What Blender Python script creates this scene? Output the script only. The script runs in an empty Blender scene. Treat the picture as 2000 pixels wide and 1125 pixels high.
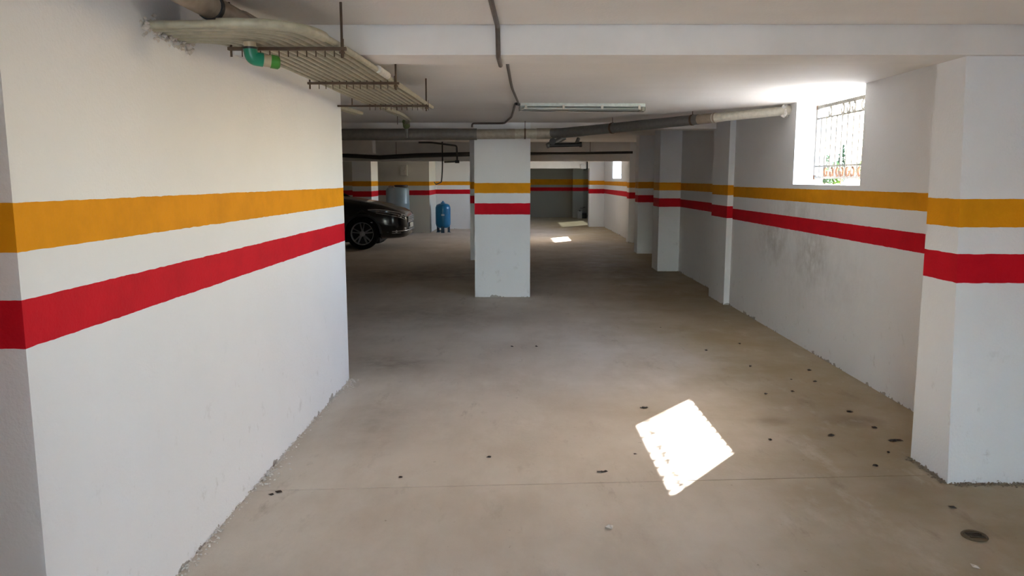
import bpy, bmesh, math, random
from mathutils import Vector, Matrix
S = bpy.context.scene
COL = S.collection
PI = math.pi
random.seed(7)

# ------------------------------------------------------------------ camera
cd = bpy.data.cameras.new('camera'); cam = bpy.data.objects.new('camera', cd); COL.objects.link(cam)
cam.location = (0, 0, 1.58); cam.rotation_euler = (PI/2 - .1406, 0, .0017)
cd.sensor_width = 36; cd.lens = 1497/2000*36; cd.clip_start = .05; cd.clip_end = 500
S.camera = cam
# ------------------------------------------------------------------ light
SUN_TO = Vector((.958, 1.207, 1.0)).normalized()          # towards the sun, read off the window's sun patch
w = bpy.data.worlds.new('sky'); S.world = w; w.use_nodes = True
nt = w.node_tree; nt.nodes.clear()
o_ = nt.nodes.new('ShaderNodeOutputWorld'); bg = nt.nodes.new('ShaderNodeBackground'); sk = nt.nodes.new('ShaderNodeTexSky')
sk.sky_type = 'NISHITA'; sk.sun_disc = False; sk.sun_elevation = math.asin(SUN_TO.z)
sk.sun_rotation = math.atan2(SUN_TO.x, SUN_TO.y); sk.air_density = 1.0; sk.dust_density = 1.5; sk.ozone_density = 1.0
bg.inputs[1].default_value = 1.05
nt.links.new(sk.outputs[0], bg.inputs[0]); nt.links.new(bg.outputs[0], o_.inputs[0])
sl = bpy.data.lights.new('sun', 'SUN'); sl.energy = 13; sl.angle = math.radians(.5); sl.color = (.98, .985, 1.0)
so = bpy.data.objects.new('sun', sl); COL.objects.link(so); so.rotation_euler = SUN_TO.to_track_quat('Z', 'Y').to_euler(); so.location = (20, 25, 20)
def portal(loc, rot, sx, sy):                             # sampling aid only: marks where the sky comes in
    l = bpy.data.lights.new('daylight_portal', 'AREA'); l.shape = 'RECTANGLE'; l.size = sx; l.size_y = sy; l.cycles.is_portal = True
    o = bpy.data.objects.new('daylight_portal', l); COL.objects.link(o); o.location = loc; o.rotation_euler = rot
portal((3.06, 1.2, 1.93), (PI/2, 0, PI/2), .6, .8)
portal((-.325, -3.6, 1.16), (PI/2, 0, PI), 1.75, 2.3)
portal((3.06, 6.87, 1.93), (PI/2, 0, PI/2), 1.5, .8)
portal((3.36, 22.84, 2.0), (PI/2, 0, PI/2), 1.8, .8)
portal((3.97, 29.8, 1.75), (PI/2, 0, PI/2), 3.0, 1.4)
S.view_settings.view_transform = 'Standard'; S.view_settings.look = 'None'; S.view_settings.gamma = 1
S.view_settings.use_curve_mapping = False
S.view_settings.exposure = 2.45
cy = S.cycles
cy.use_denoising = True; cy.max_bounces = 14; cy.diffuse_bounces = 10; cy.glossy_bounces = 4; cy.sample_clamp_indirect = 12

# ------------------------------------------------------------------ materials
def srgb(r, g, b):
    f = lambda c: (c/255/12.92 if c/255 <= .04045 else ((c/255+.055)/1.055)**2.4)
    return (f(r), f(g), f(b), 1)
MATS = {}
class N:                                                  # tiny node-graph helper
    def __init__(s, name):
        s.m = bpy.data.materials.new(name); s.m.use_nodes = True; s.t = s.m.node_tree
        s.b = s.t.nodes['Principled BSDF']; s.pos = s.t.nodes.new('ShaderNodeNewGeometry').outputs['Position']
    def n(s, ty, **k):
        x = s.t.nodes.new(ty)
        for a, v in k.items(): setattr(x, a, v)
        return x
    def l(s, a, b): s.t.links.new(a, b)
    def put(s, sock, v):
        if hasattr(v, 'is_output'): s.l(v, sock)
        else: sock.default_value = v
    def math(s, op, a, b=0., clamp=False):
        x = s.n('ShaderNodeMath', operation=op, use_clamp=clamp); s.put(x.inputs[0], a); s.put(x.inputs[1], b); return x.outputs[0]
    def noise(s, scale, detail=4, rough=.55, vec=None, stretch=None):
        v = vec or s.pos
        if stretch:
            mp = s.n('ShaderNodeMapping'); s.l(v, mp.inputs[0]); mp.inputs['Scale'].default_value = stretch; v = mp.outputs[0]
        x = s.n('ShaderNodeTexNoise'); s.l(v, x.inputs['Vector']); x.inputs['Scale'].default_value = scale
        x.inputs['Detail'].default_value = detail; x.inputs['Roughness'].default_value = rough; return x.outputs[0]
    def ramp(s, v, a, b, lo=0., hi=1.):
        x = s.n('ShaderNodeMapRange'); x.clamp = True; s.put(x.inputs[0], v)
        for i, q in enumerate((a, b, lo, hi)): x.inputs[i+1].default_value = q
        return x.outputs[0]
    def mix(s, f, a, b, mode='MIX'):
        x = s.n('ShaderNodeMix', data_type='RGBA', blend_type=mode); s.put(x.inputs[0], f); s.put(x.inputs[6], a); s.put(x.inputs[7], b); return x.outputs[2]
    def z(s):
        x = s.n('ShaderNodeSeparateXYZ'); s.l(s.pos, x.inputs[0]); return x.outputs
    def blob(s, c, rad, soft=.5):                          # soft elliptical mark of its own place and size
        v = s.n('ShaderNodeVectorMath', operation='SUBTRACT'); s.l(s.pos, v.inputs[0]); v.inputs[1].default_value = c
        d = s.n('ShaderNodeVectorMath', operation='DIVIDE'); s.l(v.outputs[0], d.inputs[0]); d.inputs[1].default_value = rad
        ln = s.n('ShaderNodeVectorMath', operation='LENGTH'); s.l(d.outputs[0], ln.inputs[0])
        return s.ramp(ln.outputs['Value'], 1.0, 1.0-soft)
    def bump(s, h, dist, strength=1.0):
        x = s.n('ShaderNodeBump'); s.l(h, x.inputs['Height']); x.inputs['Distance'].default_value = dist; x.inputs['Strength'].default_value = strength
        s.l(x.outputs[0], s.b.inputs['Normal'])
    def done(s, col, rough=.6, metal=0., spec=.5):
        s.put(s.b.inputs['Base Color'], col); s.put(s.b.inputs['Roughness'], rough); s.b.inputs['Metallic'].default_value = metal
        s.b.inputs['Specular IOR Level'].default_value = spec; return s.m
def plain(name, rgb, rough=.5, metal=0., spec=.5, mottled=.12, scale=25):
    if name in MATS: return MATS[name]
    g = N(name); c = srgb(*rgb); d = tuple(x*(1-mottled*2) for x in c[:3])+(1,)
    MATS[name] = g.done(g.mix(g.ramp(g.noise(scale), .35, .7), c, d), rough, metal, spec); return MATS[name]

ORANGE, RED, WHITE = srgb(226, 152, 22), srgb(205, 20, 38), srgb(233, 234, 235)
def paint(key, st=None, blobs=(), dirt=1.0, white=WHITE):
    """white wall paint, two painted bands at heights st=(o0,o1,r0,r1), dirt and chipped plaster along the foot"""
    if key in MATS: return MATS[key]
    g = N('wall_paint_'+key); x, y, z = g.z()
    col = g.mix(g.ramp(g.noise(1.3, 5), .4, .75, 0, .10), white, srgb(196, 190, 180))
    fl = g.math('MULTIPLY', g.ramp(g.noise(9, 6, .7, stretch=(1, 1, .85)), .60, .72), g.ramp(z, 1.0, .1, 0, .35*dirt))
    col = g.mix(fl, col, srgb(150, 143, 134))
    for c, r, a in blobs:
        m = g.math('MULTIPLY', g.blob(c, r, .9), g.ramp(g.noise(6, 7, .68, stretch=(1, 1, .8)), .36, .66, 0, a))
        col = g.mix(m, col, srgb(126, 116, 104))
    if st:
        zz = g.math('ADD', z, g.ramp(g.noise(14, 2), 0, 1, -.004, .004))
        for lo, hi, c in ((st[0], st[1], ORANGE), (st[2], st[3], RED)):
            m = g.math('MULTIPLY', g.math('GREATER_THAN', zz, lo), g.math('LESS_THAN', zz, hi))
            c2 = tuple(q*.86 for q in c[:3])+(1,)
            col = g.mix(m, col, g.mix(g.ramp(g.noise(5, 5, .65), .42, .7), c, c2))
    n1 = g.noise(12, 5, .62); edge = g.math('ADD', g.ramp(n1, .3, .7, -.04, .032), g.ramp(g.noise(2.1, 3), .35, .65, -.03, .022))
    chip = g.math('MULTIPLY', g.math('LESS_THAN', z, edge), .85*dirt)
    col = g.mix(chip, col, srgb(152, 144, 133))
    g.bump(g.math('ADD', g.noise(70, 4, .6), g.math('MULTIPLY', g.noise(6, 3), 1.5)), .004, .5)
    MATS[key] = g.done(col, .7, 0, .12); return MATS[key]
def ceiling_mat():
    g = N('ceiling_plaster'); x, y, z = g.z()
    col = g.mix(g.ramp(g.noise(.9, 5, .6, stretch=(.5, 1, 1)), .4, .72, 0, .35), srgb(230, 226, 220), srgb(206, 198, 188))
    col = g.mix(g.ramp(g.noise(7, 6, .7), .66, .78, 0, .25), col, srgb(150, 142, 132))
    g.bump(g.math('ADD', g.noise(55, 4, .6), g.math('MULTIPLY', g.noise(2.2, 3, stretch=(.4, 1, 1)), 5)), .004, .5)
    return g.done(col, .75, 0, .3)
def floor_mat():
    g = N('floor_concrete'); x, y, z = g.z()
    base = g.mix(g.ramp(g.noise(.55, 6, .6), .38, .66), srgb(203, 192, 178), srgb(187, 175, 160))
    base = g.mix(g.ramp(g.noise(2.4, 7, .68, stretch=(1, .45, 1)), .45, .72, 0, .55), base, srgb(172, 157, 138))
    base = g.mix(g.ramp(g.noise(.8, 5, .6, stretch=(1, .6, 1)), .56, .68, 0, .5), base, srgb(214, 204, 192))
    # ochre dust gathered along the right-hand wall and in the far bay
    od = g.math('MULTIPLY', g.ramp(g.math('ADD', x, g.ramp(g.noise(1.1, 4), .2, .8, -.5, .5)), .7, 1.9), g.ramp(g.noise(1.7, 6, .65), .25, .6, .55, .95))
    base = g.mix(od, base, srgb(158, 142, 112))
    for c, r, a in (((-1.05, 6.5, 0), (.55, .5, 9), .6), ((-.9, 4.9, 0), (.35, .9, 9), .35), ((-1.2, 9.0, 0), (1.6, 1.2, 9), .4), ((-1.0, 2.7, 0), (.5, .35, 9), .3),
                    ((2.0, 13.2, 0), (.7, 2.2, 9), .5), ((-1.2, 12.8, 0), (2.6, 1.9, 9), .6), ((1.2, 13.8, 0), (1.8, 2.6, 9), .45), ((2.25, 4.9, 0), (.22, .16, 9), .8), ((1.7, 4.9, 0), (.18, .12, 9), .6), ((2.1, 3.9, 0), (.3, .5, 9), .3)):
        base = g.mix(g.math('MULTIPLY', g.blob(c, r, .8), g.ramp(g.noise(4, 6, .65), .3, .65, .2*a, a)), base, srgb(104, 88, 72))
    pale = g.math('MULTIPLY', g.ramp(g.noise(3.2, 7, .7, stretch=(1, .5, 1)), .55, .70), g.ramp(g.noise(.8, 3), .4, .6, 0, .4))
    base = g.mix(pale, base, srgb(212, 204, 192))
    stn = g.math('MULTIPLY', g.ramp(g.noise(5.5, 6, .7, stretch=(1, .35, 1)), .58, .70), g.ramp(g.noise(.7, 3), .40, .60, .05, .45))
    base = g.mix(stn, base, srgb(122, 106, 88))
    sp = g.math('MULTIPLY', g.ramp(g.noise(24, 3, .6), .70, .74), g.ramp(g.noise(1.2, 3), .45, .6, .1, .6))
    base = g.mix(sp, base, srgb(84, 70, 56))
    wh = g.math('MULTIPLY', g.ramp(g.noise(17, 4, .7), .71, .75), g.ramp(g.noise(1.9, 3), .5, .62, 0, .5))
    base = g.mix(wh, base, srgb(208, 200, 188))
    g.bump(g.math('ADD', g.noise(45, 5, .65), g.math('MULTIPLY', g.noise(3, 5), 3)), .003, .45)
    return g.done(base, g.ramp(g.noise(1.5, 5), .3, .7, .5, .7), 0, .2)
CEIL, FLOOR = ceiling_mat(), floor_mat()
PVC = plain('grey_pvc', (118, 112, 102), .38); PVC_TAN = plain('tan_pvc', (160, 150, 134), .4); PVC_DARK = plain('dark_pvc', (98, 95, 90), .35)
PVC_WHITE = plain('pale_pvc', (205, 200, 184), .28); CONDUIT = plain('conduit_pvc', (176, 170, 146), .42); CREAM = plain('cream_pvc', (188, 170, 140), .4)
BROWNP = plain('brown_pvc', (150, 134, 116), .45)
STEEL = plain('rusty_steel', (92, 74, 58), .6, .5); GREEN = plain('green_fitting', (18, 128, 96), .35); GREEN2 = plain('leaf_green_fitting', (70, 140, 52), .4)
CABLE = plain('brown_conduit', (98, 86, 76), .5); WIREBLK = plain('black_cable', (26, 25, 24), .5)
CRUMB = plain('crumbled_plaster', (214, 206, 196), .9); DARKBIT = plain('dark_litter', (48, 38, 30), .8)
IRON = plain('grille_paint', (150, 143, 132), .5, 0, .4, .2, 18); RUST = plain('rusted_iron', (132, 92, 62), .7)

# ------------------------------------------------------------------ mesh helpers
class B:
    def __init__(s): s.v = []; s.f = []
    def add(s, vs, fs):
        k = len(s.v); s.v += [tuple(p) for p in vs]; s.f += [tuple(i+k for i in f) for f in fs]; return s
    def box(s, x0, x1, y0, y1, z0, z1, m=None):
        vs = [(x, y, z) for z in (z0, z1) for x, y in ((x0, y0), (x1, y0), (x1, y1), (x0, y1))]
        if m is not None: vs = [m @ Vector(p) for p in vs]
        return s.add(vs, [(3, 2, 1, 0), (4, 5, 6, 7), (0, 1, 5, 4), (1, 2, 6, 5), (2, 3, 7, 6), (3, 0, 4, 7)])
    def prism(s, pts, z0, z1, top=None):
        n = len(pts); top = top or pts
        return s.add([(x, y, z0) for x, y in pts]+[(x, y, z1) for x, y in top],
                     [tuple(range(n))[::-1], tuple(range(n, 2*n))]+[(i, (i+1) % n, n+(i+1) % n, n+i) for i in range(n)])
    def lathe(s, prof, c=(0, 0, 0), n=24, m=None, caps=True):          # prof: (r, z) along +z
        k = []; M = m or Matrix()
        for r, z in prof:
            for i in range(n):
                a = 2*PI*i/n; k.append(M @ Vector((r*math.cos(a), r*math.sin(a), z))+Vector(c))
        fs = [(j*n+i, j*n+(i+1) % n, (j+1)*n+(i+1) % n, (j+1)*n+i) for j in range(len(prof)-1) for i in range(n)]
        if caps: fs += [tuple(range(n))[::-1], tuple((len(prof)-1)*n+i for i in range(n))]
        return s.add(k, fs)
    def tube(s, pts, r, n=10, cap=True):
        P = [Vector(p) for p in pts]; R = r if isinstance(r, (list, tuple)) else [r]*len(P)
        T = []
        for i in range(len(P)):
            a = (P[i]-P[i-1]).normalized() if i else (P[1]-P[0]).normalized()
            b = (P[i+1]-P[i]).normalized() if i < len(P)-1 else a
            t = a+b; T.append(t.normalized() if t.length > 1e-6 else a)
        u = T[0].orthogonal().normalized(); vs = []
        for i, p in enumerate(P):
            u = (u-T[i]*u.dot(T[i])).normalized(); q = T[i].cross(u)
            k = 1.0
            if 0 < i < len(P)-1: k = 1/max(.5, T[i].dot((P[i]-P[i-1]).normalized()))
            vs += [p+(u*math.cos(2*PI*j/n)+q*math.sin(2*PI*j/n))*R[i]*(k if k < 1.2 else 1.0) for j in range(n)]
        fs = [(i*n+j, i*n+(j+1) % n, (i+1)*n+(j+1) % n, (i+1)*n+j) for i in range(len(P)-1) for j in range(n)]
        if cap: fs += [tuple(range(n))[::-1], tuple((len(P)-1)*n+j for j in range(n))]
        return s.add(vs, fs)
    def obj(s, name, mat, parent=None, smooth=False, bevel=0, angle=40):
        me = bpy.data.meshes.new(name); me.from_pydata(s.v, [], s.f); me.update()
        bm = bmesh.new(); bm.from_mesh(me); bmesh.ops.recalc_face_normals(bm, faces=bm.faces)
        if bevel: bmesh.ops.bevel(bm, geom=[e for e in bm.edges], offset=bevel, segments=2, affect='EDGES', profile=.6, clamp_overlap=True)
        if smooth:
            for f in bm.faces: f.smooth = True
            for e in bm.edges:
                if len(e.link_faces) == 2 and e.calc_face_angle(0) > math.radians(angle): e.smooth = False
        bm.to_mesh(me); bm.free()
        if mat: me.materials.append(mat)
        o = bpy.data.objects.new(name, me); COL.objects.link(o)
        if parent:
            o.parent = parent; o.matrix_parent_inverse = Matrix.Translation(-parent.location) if parent.parent is None else Matrix()
            if parent.parent is not None: o.matrix_parent_inverse = Matrix.Translation(-Vector(parent['origin'])) if 'origin' in parent else Matrix()
        return o
def fillet(pts, r, k=6):
    P = [Vector(p) for p in pts]; out = [P[0]]
    for i in range(1, len(P)-1):
        a, b = P[i-1]-P[i], P[i+1]-P[i]; d = min(r, a.length*.49, b.length*.49); A, C = P[i]+a.normalized()*d, P[i]+b.normalized()*d
        for j in range(k+1):
            t = j/k; out.append(A*(1-t)**2+P[i]*2*t*(1-t)+C*t*t)
    return out+[P[-1]]
def tag(o, label, cat=None, group=None, kind=None):
    o['label'] = label
    if cat: o['category'] = cat
    if group: o['group'] = group
    if kind: o['kind'] = kind
    return o
def thing(name, loc, label, cat, group=None):
    o = bpy.data.objects.new(name, None); COL.objects.link(o); o.location = loc; o.empty_display_size = .1
    return tag(o, label, cat, group)
def struct(name, b, mat, label, **k): return tag(b.obj(name, mat, **k), label, kind='structure')

# ------------------------------------------------------------------ room shell
ST_L, ST_R, ST_P = (1.381, 1.517, 1.110, 1.247), (1.369, 1.491, 1.089, 1.220), (1.400, 1.534, 1.117, 1.266)
ST_N, ST_F = (1.343, 1.484, 1.062, 1.209), (1.400, 1.520, 1.120, 1.262)
CZ = 2.31
fl = bpy.data.objects.new('floor', None); COL.objects.link(fl); tag(fl, 'dusty beige concrete garage floor with one thin joint across it', kind='structure')
jA, jB, g_ = Vector((-9.2, 3.264)), Vector((4.2, 4.079)), .004
b = B(); b.prism([(-9.2, -3.6), (4.2, -3.6), (4.2, 4.079-g_), (-9.2, 3.264-g_)], -.12, 0); b.obj('floor_slab', FLOOR, fl)
b = B(); b.prism([(-9.2, 3.264+g_), (4.2, 4.079+g_), (4.2, 33), (-9.2, 33)], -.12, 0); b.obj('floor_slab', FLOOR, fl)
b = B().box(-9.2, 4.2, -3.6, 33, -.2, -.1); b.obj('sub_base', plain('joint_dirt', (60, 52, 44), .9), fl)
cl = bpy.data.objects.new('ceiling', None); COL.objects.link(cl); tag(cl, 'off-white plastered concrete ceiling in bays between beams', kind='structure')
B().box(-9.2, 3.9, -3.7, 3.786, CZ, 2.9).box(-9.2, 3.9, 3.7, 4.0, 2.86, 2.95).obj('ceiling_bay', CEIL, cl)
B().box(-9.2, 3.034, 4.05, 10.5, 2.322, 2.95).obj('ceiling_bay', CEIL, cl)
B().box(-9.2, 3.2, 10.5, 26, 2.5, 2.9).box(-9.2, 3.95, 26, 33, 2.5, 2.9).obj('ceiling_bay', CEIL, cl)
BEAM = plain('beam_plaster', (230, 226, 220), .7, 0, .3, .05, 3)
struct('trim_1', B().box(-9.1, 3.0, 3.80, 4.09, 2.172, 2.87), BEAM, 'shallow white ceiling beam nearest the camera, right across the bay')
struct('trim_2', B().box(-9.1, 2.9, 10.30, 10.65, 2.243, 2.6), BEAM, 'white beam across the ceiling above the central pillar')
struct('trim_3', B().box(-9.1, -2.73, 15.1, 15.45, 2.09, 2.6), BEAM, 'short beam end above the black car')
struct('trim_4', B().box(-9.1, 2.90, 19.35, 19.7, 2.032, 2.6), BEAM, 'deep shaded beam beyond the central pillar with a pipe along it')
struct('trim_5', B().box(-.2, 3.6, 25.92, 26.25, 1.946, 2.6), BEAM, 'far beam in front of the darkest bay')

# left side
struct('wall_left', B().prism([(-1.3655, 2.1), (-1.307, 5.94), (-8.9, 5.94), (-8.9, 2.1)], 0, 2.33), paint('left', ST_L), 'big white wall on the left with orange and red bands')
struct('wall_left_rear', B().box(-2.6, -1.22, -3.6, 1.62, 0, 2.33).box(-9, -2.6, -3.6, 2.1, 0, 2.33), paint('left', ST_L), 'unseen white wall left of the camera, placed to block light')  # out of view; near edge placed to keep light off the left wall's end
struct('wall_left_far', B().box(-9.2, -8.9, 2, 33, 0, 2.55), paint('leftfar', ST_P), 'white side wall far left behind the car')
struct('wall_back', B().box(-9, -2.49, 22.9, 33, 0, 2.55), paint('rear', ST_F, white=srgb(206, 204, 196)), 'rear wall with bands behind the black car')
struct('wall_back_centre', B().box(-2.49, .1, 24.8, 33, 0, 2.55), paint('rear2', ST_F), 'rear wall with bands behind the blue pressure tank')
struct('wall_back_far', B().box(.1, 3.9, 32.5, 32.9, 0, 2.55), paint('back_shaded', (1.36, 1.593, 1.103, 1.253), white=srgb(168, 165, 158)), 'darkest wall at the far end')  # shade of the far bay put into a greyer base colour
struct('pillar', B().box(2.47, 2.9, 32.05, 32.55, 0, 2.55), paint('back_shaded'), 'pilaster in the dark far corner')  # same shade-darkened grey as the far wall
struct('pillar', B().box(-4.35, -3.84, 20.9, 21.95, 0, 2.55), paint('p', ST_P), 'white banded pillar behind the bonnet of the black car')
struct('pillar', B().box(-.518, .226, 10.294, 10.66, 0, 2.45), paint('p', ST_P, dirt=.9), 'white free-standing central pillar with orange and red bands')
struct('pillar', B().box(-.847, -.2, 15.1, 15.5, 0, 2.55), paint('p', ST_P), 'white pillar mostly hidden behind the central pillar')

# right side: bays between pilasters
def holed(x0, x1, y0, y1, z1, wy0, wy1, wz0, wz1):
    b = B().box(x0, x1, y0, wy0, 0, z1).box(x0, x1, wy1, y1, 0, z1).box(x0, x1, wy0, wy1, 0, wz0)
    if wz1 < z1: b.box(x0, x1, wy0, wy1, wz1, z1)
    return b
SM = (((2.747, 8.15, .97), (.3, .62, .34), .55), ((2.747, 7.05, .90), (.3, .42, .33), .5), ((2.747, 7.5, 1.25), (.3, 1.3, .3), .25), ((2.747, 7.0, .8), (.3, 1.6, .6), .2))
struct('wall_right', holed(2.747, 3.035, 3.9, 9.9, 2.34, 6.14, 7.605, 1.533, 2.34), paint('right', ST_R, SM), 'white right-hand wall with the barred window and grey smudges')
struct('wall_right_rear', holed(2.747, 3.035, -3.6, 3.9, 2.33, .9, 1.5, 1.533, 2.33), paint('rightnear', ST_N), 'white wall at the right edge of the photo')
struct('wall_right_recess', B().box(2.87, 3.2, 9.9, 13.4, 0, 2.55).box(3.0, 3.3, 13.4, 16.6, 0, 2.55), paint('rrec', (1.40, 1.52, 1.115, 1.245)), 'shaded right-hand wall in the recesses past the second pilaster')
struct('wall_right_far', holed(3.05, 3.34, 16.6, 26.0, 2.55, 21.93, 23.75, 1.61, 2.41), paint('rfar', ST_F), 'sunlit far right wall with a small bright window')
struct('wall_right_end', holed(3.65, 3.95, 25.9, 32.9, 2.55, 28.3, 31.3, 1.0, 2.4), paint('rend_shaded', ST_F, white=srgb(168, 165, 158)), 'hidden right wall of the last bay')  # greyer base colour here too, standing in for the bay's shade
struct('pillar', B().prism([(2.276, 3.839), (2.78, 3.839), (2.78, 4.215), (2.276, 4.215)], 0, 2.33, [(2.19, 3.839), (2.78, 3.839), (2.78, 4.09), (2.19, 4.09)]),
       paint('near', ST_N, dirt=1.2), 'large white pilaster on the right nearest the camera')
struct('pillar', B().box(2.675, 2.9, 9.64, 10.39, 0, 2.5), paint('rp2', (1.385, 1.51, 1.1, 1.25)), 'white pilaster under the right end of the ceiling beam')
struct('pillar', B().box(2.505, 3.1, 13.25, 13.8, 0, 2.55), paint('rp3', (1.395, 1.53, 1.115, 1.26)), 'third white pilaster along the right wall')
struct('pillar', B().box(2.66, 3.1, 16.45, 16.85, 0, 2.55), paint('rp4', (1.395, 1.53, 1.1, 1.25)), 'shaded pilaster just before the deep far beam')
struct('pillar', B().box(2.90, 3.1, 19.35, 19.7, 0, 2.55), paint('rp5', (1.375, 1.51, 1.105, 1.26)), 'narrow jamb under the deep far beam')
struct('pillar', B().box(2.55, 3.7, 25.9, 26.3, 0, 2.55), paint('rp6', (1.404, 1.54, 1.115, 1.268)), 'bright pilaster beside the small far window')
# behind the camera: garage opening; stub wall added to shade the near right pilaster
struct('wall_front', B().box(-9, -1.2, -3.7, -3.5, 0, 2.4).box(.55, 3.03, -3.7, -3.5, 0, 2.4)  .box(.60, 2.9, -1.2, -.95, 0, 2.35), paint('front', None), 'white wall with the open doorway behind the camera, and an added light-blocking stub wall')

# dusty panes in the window of the last bay
def dusty_glass():
    g = N('dusty_glass'); t = g.t; tr = t.nodes.new('ShaderNodeBsdfTransparent'); tr.inputs[0].default_value = (.24, .25, .235, 1)
    df = t.nodes.new('ShaderNodeBsdfDiffuse'); df.inputs[0].default_value = srgb(150, 150, 142); mx = t.nodes.new('ShaderNodeMixShader')
    g.l(g.ramp(g.noise(3, 4), .3, .8, .05, .15), mx.inputs[0]); g.l(tr.outputs[0], mx.inputs[1]); g.l(df.outputs[0], mx.inputs[2])
    g.l(mx.outputs[0], t.nodes['Material Output'].inputs[0]); return g.m
w3 = bpy.data.objects.new('window_3', None); COL.objects.link(w3); w3.location = (3.8, 29.8, 1.0); tag(w3, 'dusty window of the last bay, hidden behind the far pilaster', kind='structure')
wf = B()
for y0, y1 in ((28.3, 28.36), (29.28, 29.33), (30.27, 30.32), (31.24, 31.3)): wf.box(3.8, 3.86, y0, y1, 1.0, 2.4)
wf.box(3.8, 3.86, 28.36, 31.24, 1.0, 1.06).box(3.8, 3.86, 28.36, 31.24, 2.34, 2.4); wf.obj('frame', plain('window_frame', (150, 148, 142)), w3)
DG = dusty_glass()
for y0, y1 in ((28.36, 29.28), (29.33, 30.27), (30.32, 31.24)): B().box(3.825, 3.83, y0, y1, 1.06, 2.34).obj('pane', DG, w3)
# outside
struct('driveway', B().box(-30, 30, -60, -3.6, -.2, -.01), plain('drive_concrete', (142, 141, 139), .85, 0, .3, .08, 1.2), 'concrete drive outside the doorway behind the camera')
GROUND = plain('sandy_ground', (148, 146, 138), .9, 0, .2, .12, .8); DRIVE = plain('drive_concrete', (118, 117, 116), .85, 0, .3, .08, 1.2)
struct('ground', B().box(3.36, 90, -3.4, 27, 1.0, 1.40).box(3.97, 90, 27, 110, .5, .95), GROUND, 'sandy ground outside the right-hand windows')

# ------------------------------------------------------------------ window with wrought grille
w1 = bpy.data.objects.new('window_1', None); COL.objects.link(w1); w1.location = (2.95, 6.87, 1.533); tag(w1, 'unglazed basement window with a white scrolled iron grille high in the right wall', kind='structure')
GX, GY0, GY1 = 2.95, 6.15, 7.595
for nm, z, r in (('top_rail', 2.268, .016), ('rail', 2.160, .008), ('rail', 1.706, .008), ('bottom_rail', 1.600, .012)):
    bb = B().box(GX-r*.6, GX+r*.6, GY0-(.01 if r > .01 else 0), GY1+(.01 if r > .01 else 0), z-r, z+r); bb.obj(nm, IRON, w1)
for y in (GY0+.004, GY1-.004): B().box(GX-.008, GX+.008, y-.011, y+.011, 1.60, 2.268).obj('side_post', IRON, w1)
for i in range(11): B().tube([(GX, 7.475-.117*i, 1.602), (GX, 7.475-.117*i, 2.16)], .0105, 6).obj('bar', IRON, w1)
def cscroll(y, z, h, d, mat):
    pts = []
    for k in range(17):
        a = PI*.5-d*(k/16)*PI*1.55; rr = h*(1-.35*abs(k/8-1)**3)
        pts.append((GX, y+math.cos(a)*rr*.75, z+math.sin(a)*rr))
    return B().tube(pts, .0105, 6).obj('scroll', mat, w1)
for y, d in ((7.29, -1), (7.02, -1), (6.90, -1), (6.79, -1), (6.60, 1), (6.47, -1), (6.33, 1)): cscroll(y, 2.211, .045, d, IRON)
for y, d in ((7.32, 1), (7.19, -1), (7.05, 1), (6.97, -1), (6.84, 1), (6.75, -1), (6.60, 1), (6.48, -1), (6.33, 1)): cscroll(y, 1.653, .044, d, RUST)
B().tube([(GX, 6.975, 1.533), (GX, 6.975, 1.60)], .008, 6).obj('foot', RUST, w1)
for z in (1.60, 2.268): B().box(2.94, 2.96, 7.58, 7.606, z-.02, z+.02).obj('wall_lug', RUST, w1)
w2 = bpy.data.objects.new('window_2', None); COL.objects.link(w2); w2.location = (3.2, 22.84, 1.61); tag(w2, 'small bright barred window far down the right wall', kind='structure')
for i in range(9): B().tube([(3.25, 22.03+.2*i, 1.61), (3.25, 22.03+.2*i, 2.41)], .006, 6).obj('bar', IRON, w2)
for z in (1.72, 2.3): B().box(3.245, 3.255, 21.93, 23.75, z-.006, z+.006).obj('rail', IRON, w2)

# ------------------------------------------------------------------ conduit rack at upper left
rk = thing('conduit_rack', (-.9, 4.6, 2.145), 'rack of a dozen beige conduits bending out of the left wall under the ceiling', 'conduits')
CZc = 2.145
for i in range(12):
    y0 = 2.925+.0325*i; a = Vector((-.735-.0388*i, 3.32, CZc)); e = Vector((-.655-.0396*i, 5.84, CZc)); d = (e-a).normalized()
    xb = a.x-.045; ye = 6.22-.012*i+random.uniform(-.06, .06)
    end = e+d*(ye-5.84); zz = CZc+(.006 if i % 2 else -.004)
    pts = fillet([(-1.40, y0, zz), (xb, y0-.05, CZc), a+d*.25, end], .24 if i else .3, 9)
    B().tube(pts , .0142, 10).obj('conduit', CONDUIT, rk, True)
    if i == 0:
        B().tube([p+Vector((0, 0, 0)) for p in pts[1:11]], .0200, 10).obj('elbow', CONDUIT, rk, True)
B().tube([(-.700, 4.08, CZc+.001), (-.692, 4.33, CZc+.001)], .0195, 10).obj('white_socket', plain('white_plastic', (225, 222, 212), .35), rk, True)
for yb, x0, x1 in ((3.32, -1.195, -.70), (4.48, -1.17, -.65), (5.84, -1.34, -.63)):
    hb = B().box(x0, x1, yb-.011, yb+.011, 2.116, 2.1285).obj('hanger_bar', STEEL, rk)
    for i in range(12):
        t = (yb-3.32)/2.52; x = -.735-.0388*i+t*(.08-.0008*i)+.0195
        B().tube([(x, yb+.014, 2.165), (x, yb+.014, 2.092)], .0026, 5).obj('strap_hook', STEEL, hb)
    B().tube([(x1-.018, yb, 2.085), (x1-.018, yb, 2.33)], .0055, 8).obj('hanger_rod', STEEL, rk, True)
    B().lathe([(.012, 0), (.012, .008)], (x1-.018, yb, 2.103), 6).obj('nut', STEEL, rk)
    B().tube([(x0+.012, yb, 2.09), (x0+.012, yb, 2.33)], .005, 8).obj('hanger_rod', STEEL, rk, True)
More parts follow.
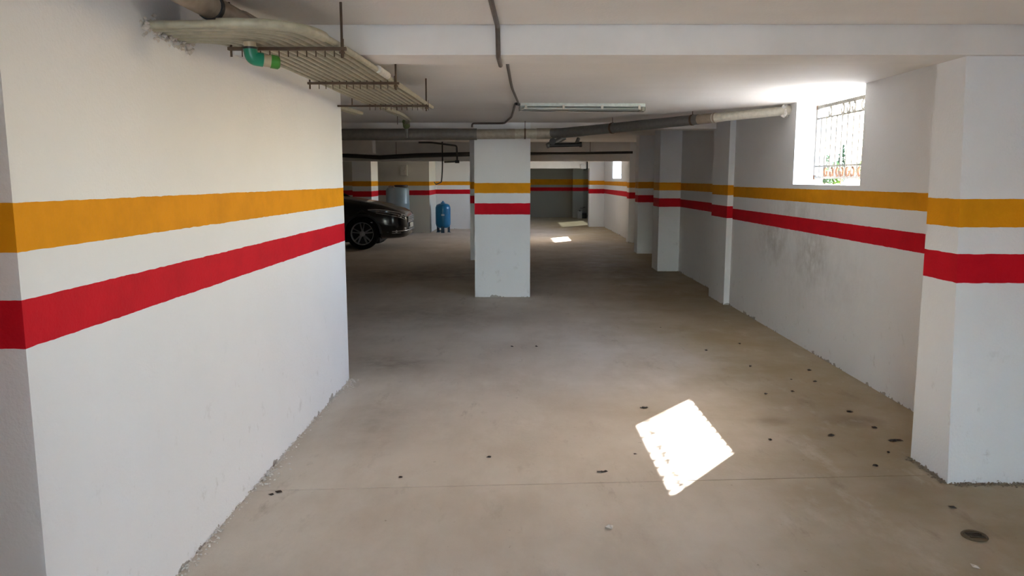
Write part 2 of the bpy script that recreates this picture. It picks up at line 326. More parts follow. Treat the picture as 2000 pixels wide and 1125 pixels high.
B().tube([(-1.20, 5.84, 2.12), (-1.20, 5.84, 2.33)], .005, 8).obj('hanger_rod', STEEL, rk, True)
for dx in (0, .05):
    B().tube(fillet([(-1.40+dx, 5.99, 2.135), (-1.36+dx, 6.2, 2.132), (-1.30+dx, 6.45, 2.12)], .1), .0165, 9).obj('short_conduit', CONDUIT, rk, True)
bm_ = B(); random.seed(3)
def lump(b, c, r, sq=.6):
    k = [(1, 0, 0), (0, 1, 0), (-1, 0, 0), (0, -1, 0), (0, 0, 1), (0, 0, -1)]; a = random.uniform(0, PI)
    vs = []
    for p in k:
        q = Vector(p)*r*random.uniform(.6, 1.25); q.z *= sq
        vs.append(Vector((q.x*math.cos(a)-q.y*math.sin(a), q.x*math.sin(a)+q.y*math.cos(a), q.z))+Vector(c))
    b.add(vs, [(0, 1, 4), (1, 2, 4), (2, 3, 4), (3, 0, 4), (1, 0, 5), (2, 1, 5), (3, 2, 5), (0, 3, 5)])
for k in range(130):
    y = random.uniform(2.88, 3.34); lump(bm_, (-1.352+.0152*(y-2.91)+random.uniform(0, .02), y, 2.145+random.uniform(-.045, .04)), random.uniform(.004, .013), 1)
tag(bm_.obj('plaster_patch', CRUMB), 'rough broken plaster where the conduits leave the left wall', 'plaster', kind='stuff')

# big overhead pipe and the green fitting under the rack
pp = thing('waste_pipe', (-1.165, 2.3, 2.235), 'thick brownish waste pipe with a black clamp at the upper left corner', 'pipe')
B().tube([(-1.20, 1.0, 2.232), (-1.125, 3.42, 2.222)], .046, 20).obj('pipe', BROWNP, pp, True)
B().tube([(-1.1385, 2.985, 2.2238), (-1.1380, 3.012, 2.2237)], .0515, 20).obj('clamp', WIREBLK, pp, True)
B().tube([(-1.129, 3.30, 2.2225), (-1.123, 3.48, 2.2218)], .052, 20).obj('socket', BROWNP, pp, True)
gp = thing('green_pipe_fitting', (-1.03, 3.15, 2.05), 'short cream pipe stub with green end sockets under the conduit rack', 'pipe fitting')
B().tube([(-1.055, 3.17, 2.125), (-1.053, 3.172, 2.09)], .024, 16).obj('stub', CREAM, gp, True)
B().tube(fillet([(-1.054, 3.17, 2.10), (-1.05, 3.175, 2.062), (-1.012, 3.195, 2.058)], .03), .0275, 18).obj('green_elbow', GREEN, gp, True)
B().tube([(-1.054, 3.17, 2.104), (-1.054, 3.17, 2.096)], .029, 18).obj('collar', WIREBLK, gp, True)
B().tube([(-1.014, 3.194, 2.058), (-.975, 3.213, 2.054)], .0245, 18).obj('cream_pipe', CREAM, gp, True)
B().tube([(-.985, 3.208, 2.055), (-.960, 3.22, 2.052), (-.954, 3.223, 2.052)], [.0275, .0275, .022], 18).obj('end_socket', GREEN2, gp, True)

# ------------------------------------------------------------------ drain pipe crossing in front of the central pillar
dp = thing('drain_pipe', (.3, 10.05, 2.165), 'long grey drain pipe hung across the garage in front of the central pillar', 'pipe')
PY = 10.06
B().tube([(-4.0, PY, 2.150), (-.47, PY, 2.158)], .074, 20).obj('grey_pipe', plain('dull_grey_pvc', (112, 106, 98), .45), dp, True)
B().tube([(-.52, PY, 2.158), (.02, PY, 2.162)], .064, 20).obj('tan_pipe', PVC_TAN, dp, True)
B().tube([(.02, PY, 2.162), (.33, PY, 2.165)], .061, 20).obj('pale_pipe', plain('pale_tan_pvc', (176, 168, 150), .4), dp, True)
B().tube([(.30, PY, 2.165), (.50, PY, 2.166)], .069, 20).obj('coupling', PVC_TAN, dp, True)
A_, B_ = Vector((.44, PY, 2.166)), Vector((2.80, 7.745, 2.266))
dd = (Vector((2.747, 7.8, 2.262))-Vector((.62, 10.03, 2.170))); P0 = Vector((.62, 10.03, 2.170))
at_ = lambda t: P0+dd*t
B().tube(fillet([A_, P0, at_(.12)], .16), .064, 20).obj('bend', PVC_DARK, dp, True)
B().tube([at_(.05), at_(.30), at_(.66)], [.062, .060, .056], 20).obj('oblique_pipe', PVC_DARK, dp, True)
B().tube([at_(.645), at_(.73)], .0535, 20).obj('brown_coupling', BROWNP, dp, True)
B().tube([at_(.72), at_(.76)], [.054, .047], 20).obj('reducer', PVC_WHITE, dp, True)
B().tube([at_(.75), at_(1.03)], .0455, 20).obj('white_pipe', PVC_WHITE, dp, True)
b2 = B()
for k in range(40): 
    a = random.uniform(0, 2*PI); q = at_(.985)+Vector((random.uniform(-.03, .02), math.cos(a)*.05, math.sin(a)*.05)); lump(b2, q, random.uniform(.012, .026), 1)
b2.obj('mortar_collar', plain('white_mortar', (228, 224, 216), .9), dp)
for t, r in ((.635, .060), (.27, .066)):
    c = at_(t); rg = B().tube([c-dd.normalized()*.012, c+dd.normalized()*.012], r, 20).obj('clamp', STEEL, dp, True)
    B().tube([c+Vector((0, 0, r*.9)), (c.x, c.y, 2.33)], .004, 6).obj('hanger_rod', STEEL, rg)
rg = B().tube([(.14, PY, 2.163), (.16, PY, 2.163)], .068, 20).obj('clamp', STEEL, dp, True); B().tube([(.15, PY-.06, 2.10), (.15, PY-.06, 2.33)], .0035, 6).obj('hanger_rod', STEEL, rg)
tr = dp
B().tube(fillet([(.66, 10.02, 2.115), (.52, 9.98, 2.045), (.43, 9.95, 2.005)], .05), .034, 14).obj('branch', PVC_DARK, tr, True)
B().tube([(.46, 9.95, 2.012), (.86, 9.95, 2.022)], .026, 14).obj('arm', WIREBLK, tr, True)
B().tube([(.80, 9.95, 2.022), (.835, 9.99, 2.10)], .024, 14).obj('riser', PVC_DARK, tr, True)
B().tube([(.842, 9.95, 2.022), (.875, 9.95, 2.023)], .034, 14).obj('cap', WIREBLK, tr, True)
B().tube([(.50, 9.90, 2.06), (.50, 9.97, 2.06)], .042, 16).obj('inspection_cap', WIREBLK, tr, True)

cp = thing('conduit_pair', (-1.1, 7.6, 2.2), 'two thin conduits with a green junction dropping down to the drain pipe at left', 'conduits')
for dx in (0, .045):
    B().tube(fillet([(-1.09+dx, 6.45, 2.165), (-1.06+dx, 7.2, 2.17), (-1.30+dx*.8, 9.6, 2.30), (-1.365+dx*.7, 9.83, 2.27)], .5, 8), .015, 9).obj('conduit', CONDUIT, cp, True)
B().tube([(-1.345, 9.78, 2.30), (-1.345, 9.85, 2.245)], .045, 14).obj('green_junction', plain('mossy_green', (96, 106, 62), .6), cp, True)
B().tube([(-1.345, 9.85, 2.25), (-1.345, 9.85, 2.10)], .022, 12).obj('drop', PVC, cp, True)
B().tube([(-1.17, 7.9, 2.13), (-1.17, 7.9, 2.33)], .004, 6).obj('hanger_rod', STEEL, cp)

# ceiling cable conduits
c1 = B().tube(fillet([(-.115, 2.4, 2.299), (-.075, 3.782, 2.299), (-.072, 3.786, 2.16), (-.066, 4.06, 2.160)], .03, 5), .0115, 8).obj('cable_conduit', CABLE, None, True)
tag(c1, 'brown cable conduit running along the ceiling and over the nearest beam', 'conduit')
c2 = B().tube(fillet([(-.047, 4.6, 2.312), (-.012, 6.36, 2.312), (.045, 7.50, 2.311)], .3, 6), .0105, 8).obj('cable_conduit', CABLE, None, True)
tag(c2, 'brown cable conduit on the ceiling leading to the tube light', 'conduit')
c3 = B().tube(fillet([(.02, 7.62, 2.309), (-.02, 9.2, 2.309), (-.12, 10.27, 2.309), (-.54, 10.28, 2.309), (-.545, 10.28, 2.26)], .12, 6), .0115, 8).obj('cable_conduit', CABLE, None, True)
tag(c3, 'brown cable conduit from the tube light to the head of the central pillar', 'conduit')

# tube light
tl = thing('tube_light', (.677, 7.74, 2.30), 'unlit twin-tube fluorescent ceiling light with a clear cover', 'light')
R_ = Matrix.Translation((.677, 7.76, 0)) @ Matrix.Rotation(.06, 4, 'Z')
WP = plain('lamp_body', (206, 214, 206), .35)
B().box(-.62, .62, -.075, .075, 2.288, 2.3215, R_).obj('housing', WP, tl, bevel=.006)
for y in (-.038, .038):
    tb = B().tube([R_ @ Vector((-.585, y, 2.272)), R_ @ Vector((.585, y, 2.272))], .0125, 14).obj('tube', plain('lamp_tube', (236, 240, 236), .12, 0, .6, .01), tl, True)
    for x in (-.592, .592): B().tube([R_ @ Vector((x-.012, y, 2.272)), R_ @ Vector((x+.012, y, 2.272))], .0145, 12).obj('tube_cap', PVC_WHITE, tb, True)
for x in (-.60, .60): B().box(x-.014, x+.014, -.07, .07, 2.252, 2.29, R_).obj('end_block', PVC_WHITE, tl, bevel=.004)
for x in (-.56, -.19, .19, .56):
    for y in (-.079, .079): B().box(x-.012, x+.012, y-.005, y+.005, 2.262, 2.302, R_).obj('clip', PVC_WHITE, tl)
def clear():
    g = N('clear_cover'); t = g.t; tr_ = t.nodes.new('ShaderNodeBsdfTransparent'); tr_.inputs[0].default_value = (.90, .94, .92, 1); gl = t.nodes.new('ShaderNodeBsdfGlossy'); gl.inputs['Roughness'].default_value = .12
    fr = t.nodes.new('ShaderNodeFresnel'); mx = t.nodes.new('ShaderNodeMixShader'); g.l(fr.outputs[0], mx.inputs[0]); g.l(tr_.outputs[0], mx.inputs[1]); g.l(gl.outputs[0], mx.inputs[2]); g.l(mx.outputs[0], t.nodes['Material Output'].inputs[0]); return g.m
cv = B(); pr_ = [(-.076, 2.289), (-.074, 2.262), (-.060, 2.250), (0, 2.246), (.060, 2.250), (.074, 2.262), (.076, 2.289)]
cv.add([R_ @ Vector((x, y, z)) for x in (-.622, .622) for y, z in pr_], [(i, i+1, i+8, i+7) for i in range(6)]+[tuple(range(7)), tuple(range(7, 14))]); cv.obj('clear_cover', clear(), tl, True, angle=50)
B().tube([(.03, 7.60, 2.306), (.06, 7.66, 2.304), (.09, 7.72, 2.302)], .014, 10).obj('cable_gland', WIREBLK, tl, True)

# ------------------------------------------------------------------ services in the far bays
fp = thing('sagging_pipe', (0, 19.2, 2.2), 'dark thin pipe strung along the deep far beam', 'pipe')
B().tube([(2.95, 19.24, 2.245), (1.2, 19.24, 2.215), (-.5, 19.24, 2.205), (-1.1, 19.24, 2.20), (-2.4, 19.24, 2.17), (-3.3, 19.24, 2.12), (-4.2, 19.24, 2.17), (-5.5, 19.24, 2.2)], [.03, .034, .05, .055, .055, .055, .05, .05], 14).obj('pipe', plain('black_pipe', (52, 48, 42), .5), fp, True)
for x in (-.4, -2.9, 1.9): B().tube([(x, 19.24, 2.2), (x, 19.24, 2.52)], .006, 6).obj('hanger_rod', STEEL, fp)
e1 = thing('conduit_drop', (-1.5, 19.1, 2.3), 'angled conduit dropping below the deep far beam at left', 'conduit')
B().tube(fillet([(-2.3, 18.9, 2.47), (-2.0, 18.95, 2.47), (-1.39, 19.1, 2.40), (-1.38, 19.1, 2.02), (-1.70, 19.1, 2.005)], .05), .022, 10).obj('conduit', plain('dark_conduit', (70, 66, 58), .5), e1, True)
B().box(-1.43, -1.33, 19.06, 19.14, 1.98, 2.05).obj('junction_box', WIREBLK, e1, bevel=.006)
B().tube([(-1.70, 19.1, 2.035), (-1.44, 19.1, 2.03)], .018, 8).obj('pale_cover', PVC_WHITE, e1, True)
cb = B().tube(fillet([(-1.745, 19.13, 2.52), (-1.745, 19.13, 1.85), (-1.80, 19.4, 1.52), (-2.2, 22.0, 1.44), (-2.472, 24.2, 1.50)], .5, 8), .016, 8).obj('hanging_cable', WIREBLK, None, True)
tag(cb, 'black cable hanging in a loop above the blue pressure tank', 'cable')
hb_ = thing('meter_box', (-3.25, 22.85, 1.84), 'small pale box fixed high on the rear wall above the water tank', 'box')
B().box(-3.34, -3.12, 22.80, 22.91, 1.69, 2.0).obj('case', plain('meter_case', (196, 194, 186), .5), hb_, bevel=.012)
B().box(-3.31, -3.15, 22.79, 22.802, 1.72, 1.97).obj('cover', plain('meter_cover', (206, 204, 196), .4), hb_, bevel=.004)

wt = thing('water_tank', (-3.34, 22.42, 0), 'translucent pale plastic water tank with a dark lid behind the black car', 'tank')
TK = plain('tank_plastic', (122, 138, 146), .35, 0, .5, .06, 4)
B().lathe([(.30, 0), (.335, .03), (.335, .42), (.342, .44), (.342, .47), (.335, .49), (.335, .86), (.342, .88), (.342, .91), (.335, .93), (.335, 1.27), (.30, 1.345), (.2, 1.37)], (-3.36, 22.42, 0), 32).obj('body', TK, wt, True)
B().lathe([(.19, 1.365), (.2, 1.375), (.2, 1.41), (.18, 1.425)], (-3.26, 22.42, 0), 24).obj('lid', plain('tank_lid', (58, 32, 26), .5), wt, True)
B().tube(fillet([(-3.58, 22.25, 1.30), (-3.58, 22.25, 1.40), (-3.42, 22.2, 1.39), (-3.42, 22.1, 1.28)], .04), .016, 8).obj('inlet_pipe', plain('pink_plastic', (176, 140, 124), .5), wt, True)
B().tube([(-3.46, 22.11, .12), (-3.46, 22.04, .12)], .025, 10).obj('outlet', PVC, wt, True)

pt = thing('pressure_tank', (-2.11, 23.1, 0), 'blue upright pressure tank on short legs by the rear wall', 'tank')
BLUE = plain('blue_enamel', (16, 108, 156), .3, 0, .5, .04, 6); BLUED = plain('dark_blue', (14, 58, 86), .4)
B().lathe([(.03, .13), (.14, .14), (.20, .18), (.222, .25), (.226, .30), (.226, .70), (.222, .76), (.19, .83), (.12, .865), (.05, .872)], (-2.11, 23.1, 0), 32).obj('vessel', BLUE, pt, True)
B().lathe([(.065, .862), (.07, .875), (.07, .895), (.04, .905), (.025, .93), (.025, .945)], (-2.11, 23.1, 0), 16).obj('top_flange', BLUE, pt, True)
for k in range(3):
    a = PI*.17+k*2*PI/3; M_ = Matrix.Translation((-2.11, 23.1, 0)) @ Matrix.Rotation(a, 4, 'Z')
    B().box(.17, .20, -.05, .05, 0, .26, M_).box(.15, .23, -.05, .05, 0, .008, M_).obj('leg', BLUED, pt)
B().tube([(-2.11, 23.1, .14), (-2.11, 23.1, .05), (-2.30, 23.1, .05)], .022, 10).obj('inlet', BLUED, pt, True)
B().add([(-2.11+.228*math.sin(a), 23.1-.228*math.cos(a), z) for z in (.51, .56) for a in (-.16, -.05, .06, .17, .28)], [(i, i+1, i+6, i+5) for i in range(4)]).obj('label', plain('pale_label', (176, 200, 214), .5), pt)

wb = thing('pump_unit', (2.92, 31.6, 0), 'pump with valves and pipework standing in the far dark corner', 'pump')
B().lathe([(.10, 0), (.11, .02), (.11, .20), (.07, .22)], (2.90, 31.6, 0), 16).obj('motor', plain('pump_dark', (46, 44, 42), .4), wb, True)
B().tube(fillet([(2.90, 31.6, .2), (2.90, 31.6, .42), (2.73, 31.6, .42)], .05), .03, 10).obj('riser', plain('pump_steel', (150, 148, 144), .3, .8), wb, True)
B().lathe([(.05, 0), (.055, .01), (.055, .03)], (2.90, 31.52, .44), 12).obj('valve_wheel', plain('pump_dark', (46, 44, 42), .4), wb, True)
B().tube([(2.90, 31.6, .10), (3.2, 31.6, .10)], .03, 10).obj('outlet_pipe', plain('pump_steel', (150, 148, 144), .3, .8), wb, True)
wx = thing('plastic_canister', (2.71, 31.4, 0), 'small white canister beside the pump in the far corner', 'canister')
B().box(2.62, 2.80, 31.3, 31.5, 0, .30).obj('body', plain('canister_white', (198, 198, 194), .5), wx, bevel=.02)
B().lathe([(.03, .295), (.03, .33), (.02, .335)], (2.71, 31.4, 0), 12).obj('cap', WIREBLK, wx, True)
fx = thing('ceiling_valve', (2.42, 25.85, 1.98), 'white box with dark pipe fittings at the end of the far beam', 'pipe fitting')
B().box(2.24, 2.42, 25.78, 25.93, 1.93, 2.1).obj('box', plain('canister_white', (198, 198, 194), .5), fx, bevel=.01)
B().tube(fillet([(2.46, 25.84, 2.18), (2.46, 25.84, 1.92), (2.34, 25.84, 1.90)], .04), .025, 10).obj('pipe', WIREBLK, fx, True)

# ------------------------------------------------------------------ black car, parked facing right
car = thing('car', (-4.7, 18.25, 0), 'black car with silver alloy wheels parked nose out behind the left wall', 'car')
CPAINT = plain('black_car_paint', (20, 20, 22), .16, 0, .6, .02); CBLK = plain('black_trim', (14, 14, 14), .45); CHROME = plain('chrome', (225, 225, 225), .2, .6, .5, .02)
ALLOY = plain('silver_alloy', (176, 176, 178), .35, .25, .5, .03); RUB = plain('tyre_rubber', (20, 19, 19), .85, 0, .2); DGL = plain('dark_car_glass', (8, 9, 11), .06, 0, .7, .01)
LENS = plain('headlamp_glass', (62, 66, 72), .05, 0, .8, .01)
CYc = 18.25
ST = [(-2.44, .50, .33, .62, .70), (-2.47, .66, .29, .72, .80), (-2.53, .76, .265, .79, .855), (-2.62, .83, .25, .84, .905), (-2.76, .88, .24, .885, .955), (-3.0, .912, .235, .94, 1.03), (-3.42, .925, .23, .985, 1.105),
      (-3.8, .925, .22, 1.02, 1.165), (-4.05, .92, .22, 1.04, 1.19), (-5.0, .92, .22, 1.06, 1.16), (-6.1, .92, .23, 1.07, 1.15), (-6.7, .89, .27, 1.04, 1.12), (-6.9, .80, .34, .95, 1.05), (-6.97, .62, .42, .8, .9)]
def sec(w_, zb, zs, zt):
    h = [(0, zb), (w_*.72, zb), (w_*.93, zb+.05), (w_*.995, zb+.14), (w_, (zb+zs)/2), (w_*.99, zs-.06), (w_*.965, zs), (w_*.88, zs+(zt-zs)*.45), (w_*.62, zs+(zt-zs)*.85), (w_*.3, zt-.004), (0, zt)]
    return h+[(-y, z) for y, z in h[-2:0:-1]]
bb = B(); secs = [sec(*q[1:]) for q in ST]; n_ = len(secs[0])
bb.add([(ST[i][0], CYc+y, z) for i in range(len(ST)) for y, z in secs[i]],
       [(i*n_+j, i*n_+(j+1) % n_, (i+1)*n_+(j+1) % n_, (i+1)*n_+j) for i in range(len(ST)-1) for j in range(n_)]+[tuple(range(n_))[::-1], tuple((len(ST)-1)*n_+j for j in range(n_))])
body = bb.obj('body', CPAINT, car, True, angle=50)
WX = (-3.42, -6.08)
cut = B()
for x in WX:
    for s_ in (-1, 1): cut.tube([(x, CYc+s_*.62, .365), (x, CYc+s_*1.1, .365)], .405, 40)
cutter = cut.obj('wheel_arch_cutter', CBLK)
md = body.modifiers.new('arches', 'BOOLEAN'); md.operation = 'DIFFERENCE'; md.object = cutter; md.solver = 'EXACT'
me2 = bpy.data.meshes.new_from_object(body.evaluated_get(bpy.context.evaluated_depsgraph_get())); body.modifiers.clear(); body.data = me2
bpy.data.objects.remove(cutter)
# cabin
cbn = B(); lo, hi, mid = [(-4.0, .84), (-4.0, -.84), (-6.85, -.80), (-6.85, .80)], [(-4.95, .62), (-4.95, -.62), (-6.45, -.58), (-6.45, .58)], None
cbn.prism([(x, CYc+y) for x, y in lo], 1.10, 1.63, [(x, CYc+y) for x, y in hi]); cbn.obj('windows', DGL, car, bevel=.03)
rf = B(); rf.prism([(x, CYc+y) for x, y in ((-4.85, .645), (-4.85, -.645), (-6.55, -.60), (-6.55, .60))], 1.61, 1.675, [(x, CYc+y) for x, y in ((-5.1, .5), (-5.1, -.5), (-6.35, -.46), (-6.35, .46))]); rf.obj('roof', CPAINT, car, bevel=.015)
for s_ in (-1, 1):
    B().tube([(-4.02, CYc+s_*.845, 1.12), (-4.93, CYc+s_*.63, 1.63)], .035, 8).obj('windscreen_pillar', CPAINT, car, True)
    B().tube([(-4.35, CYc+s_*.86, 1.15), (-4.38, CYc+s_*.98, 1.20)], .03, 8).box(-4.42, -4.28, CYc+s_*1.0-.09, CYc+s_*1.0+.09, 1.14, 1.27).obj('door_mirror', CPAINT, car, bevel=.012)
def interp(x, k):
    for a, b_ in zip(ST, ST[1:]):
        if b_[0] <= x <= a[0]:
            t = (x-a[0])/(b_[0]-a[0]); return a[k]*(1-t)+b_[k]*t
def strip(xs, lo, hi, off):
    """a panel that follows the flank of the body between two heights"""
    return {s_: [(x, CYc+s_*(interp(x, 1)*.985+off), z) for x, a, b_ in zip(xs, lo, hi) for z in (a, b_)] for s_ in (-1, 1)}
xs = [-3.28, -3.1, -2.9, -2.72, -2.6, -2.52, -2.475]
lamp = strip(xs, [.885, .835, .80, .765, .735, .70, .675], [.905, .91, .895, .865, .84, .80, .765], .006)
for s_ in (-1, 1):
    hl = B(); hl.add(lamp[s_], [(2*i, 2*i+1, 2*i+3, 2*i+2) for i in range(6)]); h = hl.obj('headlight', LENS, car, True)
    B().tube(lamp[s_][1::2], .010, 6).obj('chrome_line', CHROME, h); B().tube([(Vector(a)+Vector(b_))/2 for a, b_ in zip(lamp[s_][0::2], lamp[s_][1::2])][1:], .007, 6).obj('chrome_line', CHROME, h)
    B().tube(lamp[s_][0::2][1:], .008, 6).obj('chrome_line', CHROME, h)
    for x, z in ((-2.60, .775), (-2.535, .79), (-2.56, .735)):
        B().lathe([(.001, -.02), (.02, -.012), (.024, 0), (.016, .012), (.001, .018)], (x, CYc+s_*(interp(x, 1)*.985+.002), z), 12).obj('lamp_lens', plain('lamp_lens_white', (226, 228, 230), .1, .3), h, True)
    fg = strip([-2.86, -2.74, -2.64, -2.56], [.40, .375, .375, .38], [.41, .425, .445, .45], .004)[s_]
    f_ = B().add(fg, [(2*i, 2*i+1, 2*i+3, 2*i+2) for i in range(3)]).obj('fog_lamp', CBLK, car); B().tube(fg[0::2], .007, 6).obj('chrome_line', CHROME, f_)
    B().lathe([(.03, -.02), (.034, 0), (.01, .012)], (-2.66, CYc+s_*(interp(-2.66, 1)-.005), .41), 12, Matrix.Rotation(s_*-PI/2, 4, 'X')).obj('lamp_lens', CHROME, f_, True)
    ar = B()
    for k in range(21):
        a0, a1 = PI*k/21, PI*(k+1)/21
        P_ = [(WX[0]+r*math.cos(a), .365+r*math.sin(a)) for a in (a0, a1) for r in (.40, .45)]
        ar.add([(x, CYc+s_*(min(interp(max(min(x, -2.44), -6.9), 1), .925)+o), z) for o in (-.03, .008) for x, z in P_], [(0, 1, 3, 2), (4, 5, 7, 6), (0, 2, 6, 4), (1, 3, 7, 5)])
    ar.obj('arch_trim', CBLK, car)
    B().tube([(-3.25, CYc+s_*.91, .62), (-3.18, CYc+s_*.915, .615)], .012, 8).obj('side_marker', plain('lamp_lens_white', (226, 228, 230), .1, .3), car, True)
gr = B().box(-2.47, -2.428, CYc-.48, CYc+.48, .60, .735).obj('grille', CBLK, car, bevel=.006)
for z in (.61, .655, .70, .735): B().box(-2.43, -2.418, CYc-.49, CYc+.49, z-.006, z+.006).obj('chrome_bar', CHROME, gr)
B().box(-2.46, -2.425, CYc-.46, CYc+.46, .40, .50).obj('lower_grille', CBLK, car)
nose = [(x, CYc-interp(x, 1)*.985-.006, .425+(-2.47-x)*-.05) for x in (-2.75, -2.62, -2.53, -2.47)]
B().tube(nose+[(-2.432, CYc-.45, .425), (-2.428, CYc+.45, .425)]+[(x, 2*CYc-y, z) for x, y, z in nose[::-1]], .010, 8).obj('bumper_trim', CHROME, car, True)
B().box(-2.432, -2.412, CYc-.26, CYc+.26, .47, .58).obj('number_plate', plain('plate_white', (206, 206, 200), .4), car, bevel=.003)
def wheel(x, s_, src=None):
    c = Vector((x, CYc+s_*.815, .365)); M_ = Matrix.Rotation(s_*-PI/2, 4, 'X')
    t = B().lathe([(.245, -.105), (.30, -.115), (.345, -.10), (.362, -.07), (.365, 0), (.362, .07), (.345, .10), (.30, .115), (.245, .105)], c, 48, M_, False).obj('wheel', RUB, car, True)
    B().lathe([(.238, -.10), (.238, .06), (.246, .108), (.256, .112), (.262, .100)], c, 48, M_, False).obj('rim', ALLOY, t, True)
    B().lathe([(.24, .02), (.001, .02)], c, 32, M_, False).obj('brake_disc', plain('dark_steel', (44, 42, 40), .5, .6), t, True)
    for k in range(5):
        for d in (-.17, .17):
            a = 2*PI*k/5+PI/2; Q = M_ @ Matrix.Rotation(a, 4, 'Z')
            vs = [Vector((r*math.cos(e), r*math.sin(e), zz)) for r, e, zz, hw in ((.05, d*.9, .085, .016), (.245, d*1.12, .10, .013)) for e in (e-hw/r, e+hw/r) for zz in (zz, zz-.035)]
            B().add([Q @ p+c for p in vs], [(0, 2, 6, 4), (1, 3, 7, 5), (0, 1, 5, 4), (2, 3, 7, 6), (0, 1, 3, 2), (4, 5, 7, 6)]).obj('spoke', ALLOY, t)
    B().lathe([(.062, .06), (.062, .09), (.045, .10), (.001, .102)], c, 20, M_).obj('hub', ALLOY, t, True)
for x in WX:
    for s_ in (-1, 1): wheel(x, s_)
B().box(-6.6, -3.05, CYc-.75, CYc+.75, .16, .26).obj('underbody', CBLK, car)

# ------------------------------------------------------------------ small things on the floor
dr = thing('floor_drain_cap', (2.061, 3.239, 0), 'round brownish drain cap in the floor near the right pilaster', 'drain cap')
B().lathe([(.052, -.004), (.055, .004), (.050, .010), (.046, .010), (.044, .006), (.001, .006)], (2.061, 3.239, 0), 28).obj('ring', plain('drain_brown', (92, 78, 56), .7), dr, True)
for k in (-.018, 0, .018): B().box(2.061-.03, 2.061+.03, 3.239+k-.004, 3.239+k+.004, .004, .011).obj('rib', plain('drain_dark', (66, 55, 40), .7), dr)
random.seed(11)
BITS = [(-1.194, 3.722, .020, 'dark crumb at the left end of the floor joint, nearer the joint'), (-1.222, 3.69, .017, 'dark crumb at the left end of the floor joint, nearer the wall'),
        (-.14, 4.224, .016, 'dark speck of litter left of the sun patch, beyond the floor joint'), (.483, 4.0, .019, 'dark leaf scrap just past the floor joint left of the sun patch'),
        (-.012, 7.169, .018, 'left one of two dark specks below the central pillar'), (.218, 7.169, .018, 'right one of two dark specks below the central pillar'),
        (.91, 5.183, .022, 'brown leaf scrap just left of the top of the sun patch'), (.707, 4.276, .013, 'dark speck close to the left corner of the sun patch'),
        (-.601, 3.918, .014, 'dark speck near the joint towards the left wall'), (2.321, 4.50, .03, 'dark leaf against the foot of the nearest right pilaster'),
        (2.134, 3.542, .018, 'dark crumb in front of the nearest right pilaster'), (1.902, 2.965, .022, 'pale plaster flake at the bottom right edge of the photo'),
        (.441, 3.328, .03, 'pale paint flake below the sun patch')]
for x, y, r, lab in BITS:
    b = B()
    lump(b, (x, y, r*.22), r, .35)
    if 'leaf' in lab: lump(b, (x+r*1.1, y+r*.2, r*.2), r*.8, .25); lump(b, (x-r*.9, y-r*.1, r*.2), r*.6, .2)
    tag(b.obj('litter', CRUMB if 'pale' in lab else DARKBIT), lab, 'litter', kind='thing')
ORD = ['nearest the camera', 'second from the camera', 'third from the camera', 'fourth from the camera', 'fifth from the camera', 'sixth from the camera', 'seventh from the camera', 'eighth from the camera',
       'seventh from the far end', 'sixth from the far end', 'fifth from the far end', 'fourth from the far end', 'third from the far end', 'second from the far end', 'farthest of all']
for k, (x, y) in enumerate(sorted([(2.212, 5.945), (2.379, 5.883), (2.47, 6.25), (2.309, 5.09), (1.874, 5.532), (1.574, 4.516), (2.191, 4.30), (2.02, 4.093), (1.585, 8.116), (2.02, 6.383), (2.1, 5.6), (2.32, 4.75), (1.98, 4.6), (2.2, 7.3), (1.8, 7.0)], key=lambda p: p[1])):
    b = B(); lump(b, (x, y, .005), random.uniform(.012, .024), .3)
    tag(b.obj('litter', DARKBIT), 'small dark scrap of litter along the right wall, '+ORD[k], 'litter', 'litter along the right wall', kind='thing')
cr = B(); random.seed(5)
for k in range(900):
    y = random.uniform(2.15, 5.95); d = abs(random.gauss(0, .022)); cl_ = .5+.5*math.sin(y*5.1)*math.sin(y*1.7+1)
    if random.random() > .35+.65*cl_: continue
    lump(cr, (-1.3655+.01523*(y-2.1)+d*(.5+cl_), y, random.uniform(0, .012)*(d < .02)+.002), random.uniform(.003, .011)*(.6+.6*cl_))
tag(cr.obj('plaster_crumbs', CRUMB), 'crumbled plaster along the foot of the big left wall', 'plaster crumbs', kind='stuff')
cr = B()
for k in range(420):
    t = random.random()
    if t < .6: x, y = random.uniform(2.28, 2.75), 3.839-abs(random.gauss(0, .018))
    else: x, y = 2.276-abs(random.gauss(0, .014)), random.uniform(3.84, 4.22)
    lump(cr, (x, y, random.uniform(0, .008)), random.uniform(.003, .010))
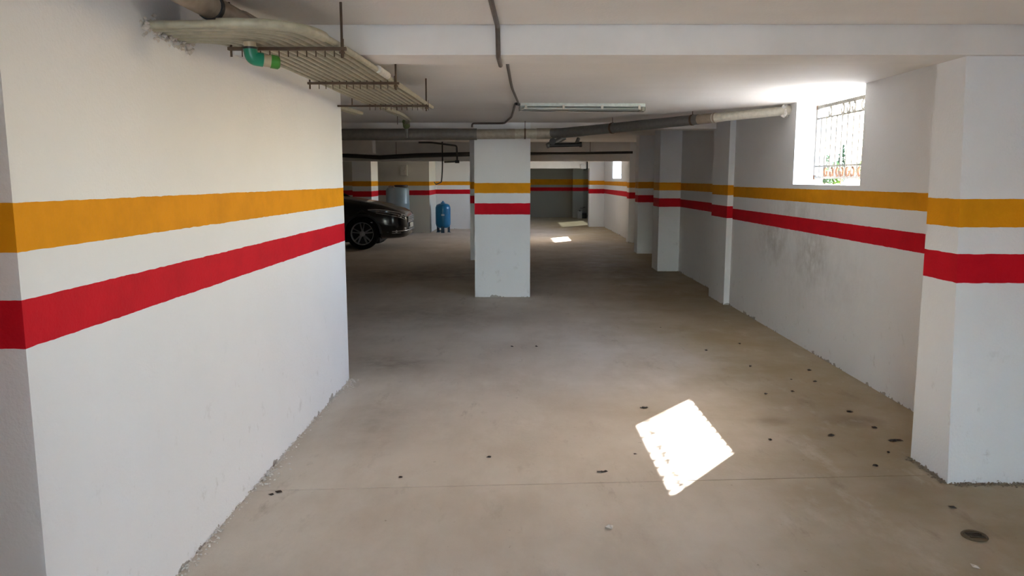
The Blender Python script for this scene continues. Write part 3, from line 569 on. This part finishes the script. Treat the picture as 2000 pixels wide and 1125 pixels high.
tag(cr.obj('plaster_crumbs', plain('grey_crumbs', (140, 126, 108), .9)), 'crumbled plaster round the foot of the nearest right pilaster', 'plaster crumbs', kind='stuff')

# ------------------------------------------------------------------ greenery outside the window
LEAF = [plain('leaf_dull', (74, 92, 48), .6, 0, .3, .25, 2), plain('leaf_bright', (120, 150, 50), .6, 0, .3, .25, 2), plain('leaf_dark', (50, 66, 40), .6, 0, .3, .25, 2)]
BARK = plain('bark', (90, 74, 58), .9)
def shrub(x, y, w_, h, mat, lab, n=420, cone=False):
    t = thing('shrub', (x, y, 1.40), lab, 'shrub', 'greenery outside the window'); b = B()
    for k in range(n):
        u = random.random(); a = random.uniform(0, 2*PI); rr = w_*math.sqrt(random.random())*((1-u) if cone else math.sin(PI*(.12+.85*u)))
        c = Vector((x+rr*math.cos(a), y+rr*math.sin(a), 1.40+h*(.06+.94*u))); d = Vector((random.gauss(0, 1), random.gauss(0, 1), random.gauss(0, .6))).normalized(); e = d.orthogonal().normalized(); L = random.uniform(.07, .13)
        b.add([c-d*L, c+e*L*.4+Vector((0, 0, .01)), c+d*L, c-e*L*.4+Vector((0, 0, .01))], [(0, 1, 2), (0, 2, 3)])
    b.obj('foliage', mat, t); s2 = B()
    for k in range(4): s2.tube([(x, y, 1.38), (x+random.uniform(-.3, .3)*w_, y+random.uniform(-.3, .3)*w_, 1.40+h*.7)], [.03, .012], 6)
    s2.obj('stem', BARK, t)
for q in ((11.1, 27.6, .55, 1.0, 0, 'rounded dull green bush at the left of the barred window view'), (11.75, 28.4, .45, .75, 1, 'low bright green bush in the middle of the barred window view'),
          (12.25, 29.0, .32, 1.45, 2, 'slim dark cypress-like shrub beyond the window bars'), (12.9, 28.0, .55, 1.15, 1, 'bright yellow-green bush at the right of the barred window view'),
          (10.0, 27.5, .6, .95, 2, 'dark bush beyond the left jamb of the barred window'), (14.2, 28.2, .7, 1.1, 0, 'dull bush beyond the right jamb of the barred window')):
    shrub(*q[:4], LEAF[q[4]], q[5], cone=(q[4] == 2))
